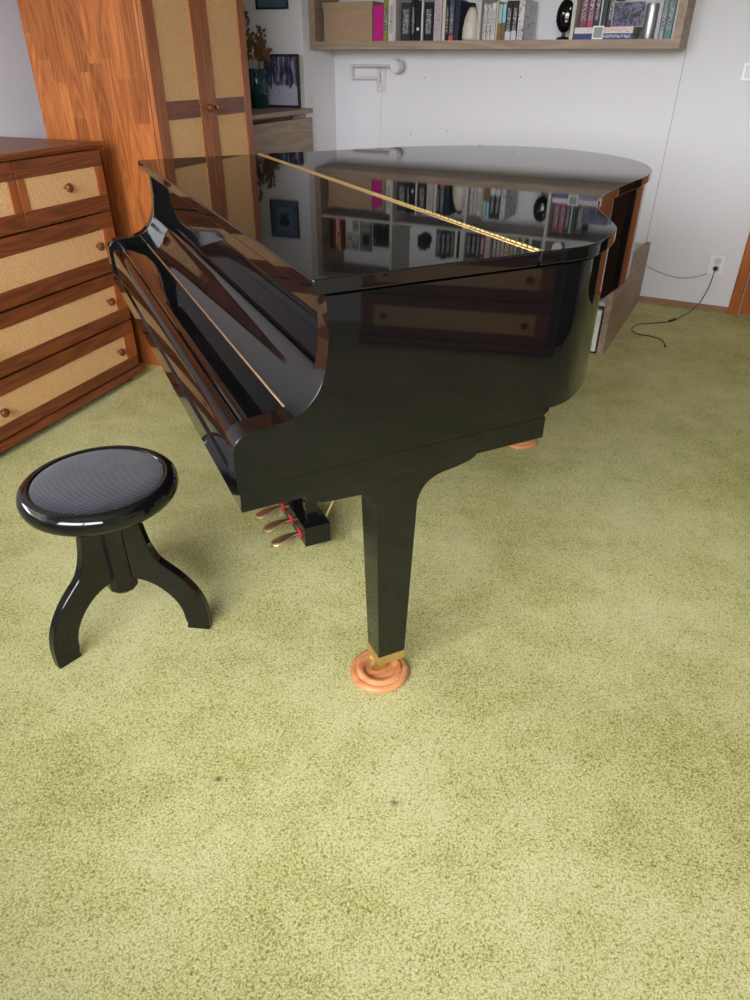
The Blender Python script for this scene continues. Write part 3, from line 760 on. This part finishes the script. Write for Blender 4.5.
# cardboard box
bx = thing('storage_box', B, -1.893, -.27, R1, 'tan cardboard box with a lid at the corner end of the shelf', 'box')
mb = MB(); mb.box(-.162, .162, .004, .25, 0, .165); mb.done('body', M['cardboard'], bx, bev=.001)
mb = MB(); mb.box(-.168, .168, -.001, .256, .158, .190); mb.done('lid', M['cardboard'], bx, bev=.001)
book(-1.722, -1.660, .168, colour('magenta_cover', 200, 24, 134), 'magenta book standing against the cardboard box')
book(-1.658, -1.629, .198, colour('olive_cover', 150, 136, 50), 'thin olive-yellow book beside the magenta one', title=M['marks_light'])
book(-1.627, -1.590, .205, Wt, 'white book with dark lettering against the first shelf divider', title=M['marks_dark'])
book(-1.548, -1.486, .178, K2, 'thick charcoal book with small pale lettering, beside the first divider', title=M['marks_light'])
book(-1.484, -1.459, .19, K, 'narrow black book right after the thick charcoal one', title=M['marks_light'])
b_ = book(-1.457, -1.424, .186, colour('jet_cover', 12, 12, 13), 'black book with a small round pale emblem on its spine')
mb = MB(); mb.lathe([(0, 0), (.008, 0), (.008, .0008), (0, .0008)], (0, -.0001, .055), 16, Matrix.Rotation(R(90), 4, 'X')); mb.done('emblem', M['white'], b_)
book(-1.422, -1.410, .196, Wt, 'very thin white book between two black ones')
book(-1.405, -1.349, .176, K, 'broad black book with a small white label low on its spine', title=M['marks_light'])
book(-1.345, -1.298, .19, colour('pinkish_cover', 190, 172, 176), 'pinkish-white book with dark lettering down its spine', title=M['marks_dark'])
book(-1.295, -1.276, .195, colour('ivory_cover', 206, 196, 182), 'thin ivory book beside the pinkish-white one')
book(-1.274, -1.256, .184, K, 'thin black book beside the thin ivory one', title=M['marks_light'])
book(-1.254, -1.226, .19, colour('slate_cover', 70, 78, 100), 'slate-blue book with a red band at the foot of its spine', band=(colour('red_band', 196, 84, 70), .022), title=M['marks_light'])
book(-1.224, -1.196, .18, NV, 'dark navy book leaning beside the cream figure', lean=R(2))
fg = thing('figurine', B, -1.139, -.22, R1, 'smooth cream figure with a small black head, before the second divider', 'figurine')
mb = MB(); mb.lathe([(0, 0), (.044, 0), (.050, .01), (.049, .05), (.040, .10), (.026, .135), (.016, .15), (0, .155)], seg=28); mb.done('body', colour('cream_glaze', 214, 206, 190, .3), fg, smooth=60)
mb = MB(); mb.lathe([(0, .145), (.014, .146), (.018, .156), (.014, .168), (0, .172)], seg=20)
mb.cyl((-.01, -.005, .158), (-.03, -.012, .154), .005, .001, 10); mb.done('head', K, fg, smooth=60)
# comics
book(-1.057, -1.036, .162, M['pic_manga'], 'pale comic volume nearest the second divider, violet at its top', title=M['marks_dark'])
book(-1.034, -1.012, .160, M['pic_manga'], 'pale comic volume, second in the comics row', title=M['marks_dark'])
book(-1.010, -.987, .165, Wt, 'white comic volume before the beige one', title=M['marks_dark'])
book(-.985, -.974, .172, colour('beige_cover', 206, 190, 150), 'slim beige book between white and brown volumes')
book(-.972, -.952, .158, colour('sky_cover', 150, 196, 204), 'light blue comic volume with a brown lower half', band=(colour('brown_band', 132, 96, 56), .075))
book(-.950, -.931, .16, colour('sky_cover2', 160, 200, 206), 'second light blue comic volume with a brown lower half', band=(colour('brown_band2', 120, 84, 50), .078))
book(-.929, -.898, .172, K, 'black comic volume with a white foot, beside the light blue pair', band=(colour('white_band', 206, 204, 208), .038), title=M['marks_light'])
book(-.896, -.866, .172, colour('black_cover2', 24, 22, 26), 'second black comic volume with a white foot', band=(colour('white_band2', 200, 198, 204), .04), title=M['marks_light'])
book(-.863, -.831, .178, M['pic_manga'], 'patterned white volume at the open end of the comics row', dep=.225)
# camera-like figurine on a stand
cm = thing('ornament', B, -.632, -.19, R1, 'glossy black mask-like ornament on a small stand before the third divider', 'ornament')
mb = MB(); mb.lathe([(0, 0), (.034, 0), (.036, .006), (.03, .012), (.010, .016), (.009, .036), (0, .036)], seg=24); mb.done('stand', M['black'], cm)
mb = MB()
mb.lathe([(0, -.030), (.020, -.029), (.038, -.022), (.046, -.008), (.047, .008), (.040, .022), (.024, .030), (0, .032)], (0, 0, .105), 28, Matrix.Rotation(R(90), 4, 'X') @ Matrix.Diagonal((1, 1.55, 1, 1)))
mb.lathe([(0, 0), (.018, 0), (.020, .008), (.012, .012), (0, .012)], (-.012, -.026, .115), 20, Matrix.Rotation(R(90), 4, 'X'))
mb.lathe([(0, 0), (.010, 0), (.010, .006), (0, .008)], (.022, -.024, .135), 16, Matrix.Rotation(R(90), 4, 'X'))
mb.tube([(-.02+.016*cos(a), -.036, .085+.014*sin(a)) for a in [k*pi/6 for k in range(9)]], .003, 8)
mb.done('body', M['lacquer'], cm, smooth=60)
# last bay
gN = R1+.0
book(-.549, -.512, .17, colour('wine_cover', 130, 56, 82), 'wine-red paperback behind the two flat books, beside the third divider', z=R1+.0525, title=M['marks_light'], front=-.22, dep=.17)
book(-.510, -.480, .172, colour('rose_cover', 170, 70, 100), 'rose paperback between the wine-red and the dark blue books', z=R1+.0525, title=M['marks_light'], front=-.22, dep=.17)
book(-.478, -.450, .172, colour('darkblue_cover', 30, 34, 58), 'dark blue book behind the small white frame', z=R1+.0525, title=M['marks_light'], front=-.22, dep=.17)
book(-.448, -.440, .172, Wt, 'thin white booklet between dark blue and dark green', z=R1+.0525, front=-.22, dep=.17)
book(-.438, -.415, .168, colour('green_cover', 34, 58, 54), 'dark green book standing on the flat books', z=R1+.0525, front=-.22, dep=.17)
book(-.413, -.368, .17, colour('darkbrown_cover', 50, 34, 34), 'dark brown hardback behind the flat books, next to the group photo', z=R1+.0525, title=M['marks_light'], front=-.22, dep=.17)
def flat_book(u0, u1, z, th, cov, label, title):
    r = thing('book', B, (u0+u1)/2, -.285, z, label, 'book', 0, 'flat books at the shelf end')
    w = u1-u0
    mb = MB(); mb.box(-w/2, w/2, 0, .002, 0, th); mb.box(-w/2, w/2, .002, .21, 0, .002); mb.box(-w/2, w/2, .002, .21, th-.002, th); mb.done('cover', cov, r, bev=.0006, seg=1)
    mb = MB(); mb.box(-w/2+.003, w/2-.003, .002, .205, .002, th-.002); mb.done('pages', M['paper'], r)
    mb = MB(); mb.box(-w*.12, w*.47, -.0006, 0, th*.25, th*.78); mb.done('spine_title', title, r)
flat_book(-.552, -.262, R1, .024, colour('royal_blue_cover', 40, 58, 120), 'blue book lying flat at the bottom beside the third divider', M['marks_blue'])
flat_book(-.552, -.262, R1+.0243, .026, Wt, 'white book with red lettering lying flat on the blue one', M['marks_red'])
# photo leaning, white frame, steel can, right-end books
ph = framed('photo_print', B, -.305, -.235, R1+.052, .16, .105, .004, .003, M['white_board'], M['pic_crowd'], 'colour group photo standing on the flat books', rz=R(-4))
sf = framed('digital_clock', B, -.430, -.2885, R1, .055, .056, .010, .006, M['white'], M['screen'], 'small white square display standing before the two flat books'); sf['category'] = 'display'
cn = thing('steel_canister', B, -.196, -.225, R1, 'slim silver metal canister beside the flat books', 'canister')
mb = MB(); mb.lathe([(0, 0), (.028, 0), (.030, .004), (.030, .14), (.028, .146), (0, .148)], seg=28); mb.done('canister_body', M['steel'], cn, smooth=40)
book(-.160, -.140, .19, colour('pale_grey_cover', 176, 178, 180), 'pale grey folder beside the silver canister')
book(-.138, -.117, .192, colour('silver_cover', 150, 154, 156), 'silver-grey folder between the pale grey and teal ones', title=M['marks_light'])
book(-.115, -.082, .20, colour('teal_cover', 70, 122, 128), 'teal magazine file near the open end of the shelf', title=M['marks_light'])
book(-.080, -.064, .205, colour('white_file', 200, 198, 196), 'thin white file beside the teal one')
book(-.062, -.046, .195, colour('grey_file', 130, 128, 130), 'thin grey file against the end board of the shelf')
# upper row
g2 = 'books on the upper shelf row'
def b2(u0, u1, h, cov, label, **k): return book(u0, u1, h, cov, label, z=R2, group=g2, front=k.pop('front', -.268), **k)
b2(-2.052, -2.028, .205, colour('maroon_cover', 48, 16, 16), 'dark maroon book at the corner end of the upper shelf row')
tb = b2(-2.026, -1.952, .205, colour('orange_red_cover', 118, 30, 16), 'orange-red travel book lettered in large capitals on its spine')
text_mesh('lettering', 'TOSCANA', .046, colour('cream_ink', 250, 220, 186), tb, (0, -.0008, .105), (R(90), R(90), 0), sx=.92)
def card(name, u0, u1, h, d, parts, label, cat, z=R2, front=-.25):
    r = thing(name, B, (u0+u1)/2, front, z, label, cat); w = u1-u0
    mb = MB(); mb.box(-w/2, w/2, 0, d, 0, h); mb.done('panel', parts[0], r, bev=.0008)
    for nm, a, b, c, e, m_ in parts[1:]:
        mb = MB(); mb.box(-w/2+a*w, -w/2+b*w, -.0008, 0, c*h, e*h); mb.done(nm, m_, r)
    return r
card('desk_calendar', -1.938, -1.828, .205, .03, [M['white_board'], ('picture_panel', .05, .95, .45, .97, M['pic_pale']), ('picture_panel', .5, .9, .03, .4, M['pic_pale'])], 'pale picture calendar beside the orange-red book on the upper row', 'calendar')
card('greeting_card', -1.824, -1.742, .2, .02, [colour('grey_teal', 84, 98, 98), ('picture_panel', .25, .8, .45, .78, M['pic_dark']), ('picture_panel', .1, .9, .05, .35, M['pic_pale'])], 'grey-green card with a dark square on the upper row', 'card')
card('postcard', -1.734, -1.602, .186, .004, [M['white_board'], ('picture_panel', .04, .97, .0, .86, M['pic_dark'])], 'black and white photo card with a white border beside the first divider', 'card')
rb = thing('red_box', B, -1.49, -.24, R2, 'small dark red box on the upper row by the first divider', 'box')
mb = MB(); mb.box(-.045, .045, 0, .05, 0, .018); mb.done('box_body', colour('crimson', 110, 14, 30), rb, bev=.002)
mb = MB(); mb.box(-.035, .035, -.0006, 0, .005, .012); mb.done('label_strip', M['marks_light'], rb)
cp = card('camera_print', -1.452, -1.268, .178, .004, [colour('print_white', 214, 214, 220)], 'white print of an old folding camera on the upper row', 'print', front=-.24)
mb = MB(); mb.box(-.045, .045, -.0012, 0, .055, .135); mb.box(-.03, .02, -.0012, 0, .135, .15); mb.lathe([(0, 0), (.045, 0), (.045, .0012), (0, .0012)], (.012, 0, .078), 32, Matrix.Rotation(R(90), 4, 'X'))
mb.done('camera_drawing', colour('print_black', 22, 20, 22), cp)
b2(-1.266, -1.232, .178, colour('sea_green', 44, 90, 88), 'sea-green book on the upper row next to the camera print', title=M['marks_light'])
b2(-1.230, -1.200, .185, K, 'tall black book beside the sea-green one', title=M['marks_light'])
b2(-1.198, -1.166, .175, K2, 'charcoal book on the upper row, third from the camera print', title=M['marks_light'])
b2(-1.164, -1.140, .168, colour('moss', 84, 88, 80), 'grey-green book on the upper row', title=M['marks_light'])
b2(-1.138, -1.122, .172, Wt, 'thin white book near the upper end of the second divider')
b2(-1.120, -1.106, .17, K, 'thin black book between two thin white ones on the upper row')
b2(-1.104, -1.088, .172, Wt, 'thin white book against the second divider on the upper row')
xs = -1.058
rowc = [('inky black', 22, 24, 28, .03), ('soft black', 34, 36, 40, .028), ('graphite', 52, 54, 56, .026), ('crimson red', 140, 24, 40, .03), ('cream', 196, 182, 160, .034), ('chocolate', 70, 46, 38, .012), ('tan', 156, 130, 106, .024), ('dusty pink', 178, 150, 146, .022), ('stone grey', 168, 160, 150, .024), ('golden yellow', 196, 160, 40, .032), ('mustard', 170, 140, 44, .024), ('straw', 190, 176, 110, .02), ('olive green', 96, 98, 52, .02), ('pale sand', 186, 176, 150, .02), ('forest green', 50, 76, 56, .018), ('linen', 190, 186, 176, .022)]
for i, (nm, r_, g_, b__, w_) in enumerate(rowc):
    if xs+w_ > -.575: break
    b2(xs, xs+w_, .15+.03*random.random(), colour('upper_'+nm.replace(' ', '_'), r_, g_, b__), nm+' book on the upper row between the second and third dividers', title=M['marks_dark'] if r_ > 120 else M['marks_light'])
    xs += w_+.002
ck = thing('twin_bell_clock', B, -.50, -.2, R2, 'small round dark clock on the upper row past the third divider', 'clock')
mb = MB(); mb.lathe([(0, -.02), (.036, -.02), (.04, -.016), (.04, .014), (.036, .018), (0, .018)], (0, 0, .05), 32, Matrix.Rotation(R(90), 4, 'X')); mb.box(-.03, -.02, -.01, .01, 0, .02); mb.box(.02, .03, -.01, .01, 0, .02); mb.done('clock_case', M['black'], ck)
mb = MB(); mb.lathe([(0, 0), (.032, 0), (.032, .001), (0, .001)], (0, -.018, .05), 32, Matrix.Rotation(R(90), 4, 'X')); mb.done('clock_face', M['white'], ck)

# ------------------------------------------------------------------ low unit along the back wall
lu = thing('low_unit', B, 0, -.001, 0, 'low grey-oak unit with a white drawer, running along the wall behind the piano', 'cabinet')
mb = MB(); mb.prism([(0, 0), (0, .35), (-.33, .352), (-.352, .356), (-.362, .372), (-.60, .398), (-.85, .414), (-1.09, .418), (-1.09, 0)], -.030, 0, 'x'); mb.done('side_panel', M['oak_y'], lu, bev=.001)
mb = MB(); mb.box(-1.5, -1.47, -1.09, 0, 0, .35); mb.done('side_panel', M['oak_y'], lu, bev=.001)
mb = MB(); mb.box(-1.469, -.031, -1.06, 0, .24, .26); mb.box(-1.469, -.031, -.02, 0, .26, .34); mb.done('top_board', M['white_board'], lu, bev=.001)
mb = MB(); mb.box(-1.469, -.031, -1.06, -1.04, .0, .2395); mb.done('back_panel', M['matte_black'], lu)
for a, b in ((-.50, -.040), (-.97, -.51), (-1.46, -.98)):
    mb = MB(); mb.box(a, b, -1.088, -1.070, .018, .226); mb.done('drawer_front', M['white'], lu, bev=.001)

# ------------------------------------------------------------------ socket and cords
so = thing('wall_socket', B, .385, -.0005, .265, 'white double wall socket low on the wall near the door', 'socket')
mb = MB(); mb.box(-.045, .045, -.010, 0, -.056, .056); mb.done('cover_plate', M['white'], so, bev=.004, seg=3)
for dz, nm in ((.020, 'outlet'), (-.020, 'outlet')):
    mb = MB(); mb.lathe([(.0185, 0), (.0195, .004), (.0165, .005), (.015, .002), (0, .002)], (0, -.009, dz), 28, Matrix.Rotation(R(90), 4, 'X')); o = mb.done(nm, M['white_paint'], so)
    for hx in (-.006, .006):
        mb = MB(); mb.lathe([(0, 0), (.0022, 0), (.0022, .0004), (0, .0004)], (hx, -.0112, dz), 10, Matrix.Rotation(R(90), 4, 'X')); mb.done('pin_hole', M['matte_black'], o)
sw = thing('light_switch', B, .305, -.0005, 1.21, 'small white wall switch at chest height beside the door frame', 'switch')
mb = MB(); mb.box(-.04, .04, -.009, 0, -.04, .04); mb.done('cover_plate', M['white'], sw, bev=.003, seg=3)
mb = MB(); mb.box(-.026, .026, -.013, -.0092, -.026, .026); mb.done('rocker', M['white_paint'], sw, bev=.002)
mb = MB()
mb.lathe([(.012, 0), (.013, .012), (.010, .022), (.005, .028), (0, .028)], (.383, -.0125, .245), 16, Matrix.Rotation(R(90), 4, 'X'))
ctrl = [(.383, -.038, .244), (.381, -.050, .225), (.377, -.055, .17), (.366, -.055, .11), (.345, -.065, .05), (.315, -.10, .012), (.28, -.20, .005), (.238, -.333, .004), (.157, -.417, .004), (.09, -.47, .004), (.060, -.54, .004), (.064, -.61, .004), (.105, -.662, .004), (.166, -.662, .004), (.222, -.687, .004), (.246, -.73, .004), (.258, -.773, .004)]
mb.tube(cr(ctrl, 6), .0024, 6)
mb.cyl((.25, -.30, .006), (.225, -.35, .006), .0065, seg=10)
mb.cyl((.256, -.77, .005), (.262, -.80, .005), .005, seg=10)
c_ = mb.done('power_cord', M['black'], smooth=50); place(c_, B); tag(c_, 'thin black cord plugged into the wall socket, trailing onto the carpet', 'cord')
mb = MB(); mb.tube(cr([(.004, -.008, .215), (.06, -.006, .193), (.118, -.005, .178), (.17, -.005, .169), (.222, -.005, .168), (.285, -.005, .182), (.340, -.006, .206), (.352, -.009, .216)], 5), .0022, 6)
c_ = mb.done('grey_cord', colour('grey_cord', 128, 128, 132), smooth=50); place(c_, B); tag(c_, 'thin grey cord sagging along the wall from the low unit to the socket', 'cord')

# ------------------------------------------------------------------ light
w = bpy.data.worlds.new('sky'); scn.world = w; w.use_nodes = True
bg = w.node_tree.nodes['Background']
tc = w.node_tree.nodes.new('ShaderNodeTexCoord'); sp = w.node_tree.nodes.new('ShaderNodeSeparateXYZ'); rp = w.node_tree.nodes.new('ShaderNodeValToRGB')
w.node_tree.links.new(tc.outputs['Generated'], sp.inputs[0]); w.node_tree.links.new(sp.outputs[2], rp.inputs[0]); w.node_tree.links.new(rp.outputs[0], bg.inputs[0])
rp.color_ramp.elements[0].position = .0; rp.color_ramp.elements[0].color = (.30, .32, .30, 1)
rp.color_ramp.elements[1].position = .06; rp.color_ramp.elements[1].color = (.93, .945, 1.0, 1)
bg.inputs[1].default_value = 24.0

# ------------------------------------------------------------------ camera
cam = bpy.data.cameras.new('camera'); co = bpy.data.objects.new('camera', cam); COL.objects.link(co)
cam.sensor_fit = 'VERTICAL'; cam.sensor_height = 36; cam.lens = 36*686/1000; cam.clip_start = .01; cam.clip_end = 60
p_ = R(32.4); r_ = R(.39)
fw = Vector((0, cos(p_), -sin(p_))); rt = Vector((1, 0, 0)); up_ = rt.cross(fw)
rr = rt*cos(r_)+up_*sin(r_); uu = -rt*sin(r_)+up_*cos(r_)
Mc = Matrix((rr, uu, -fw)).transposed().to_4x4(); Mc.translation = Vector((0, 0, 1.23))
co.matrix_world = Mc
scn.camera = co
vs = scn.view_settings
vs.view_transform = 'Standard'; vs.look = 'None'; vs.gamma = 1; vs.use_curve_mapping = False; vs.exposure = 0.0
scn.cycles.use_denoising = True
scn.cycles.max_bounces = 10; scn.cycles.diffuse_bounces = 5; scn.cycles.glossy_bounces = 6
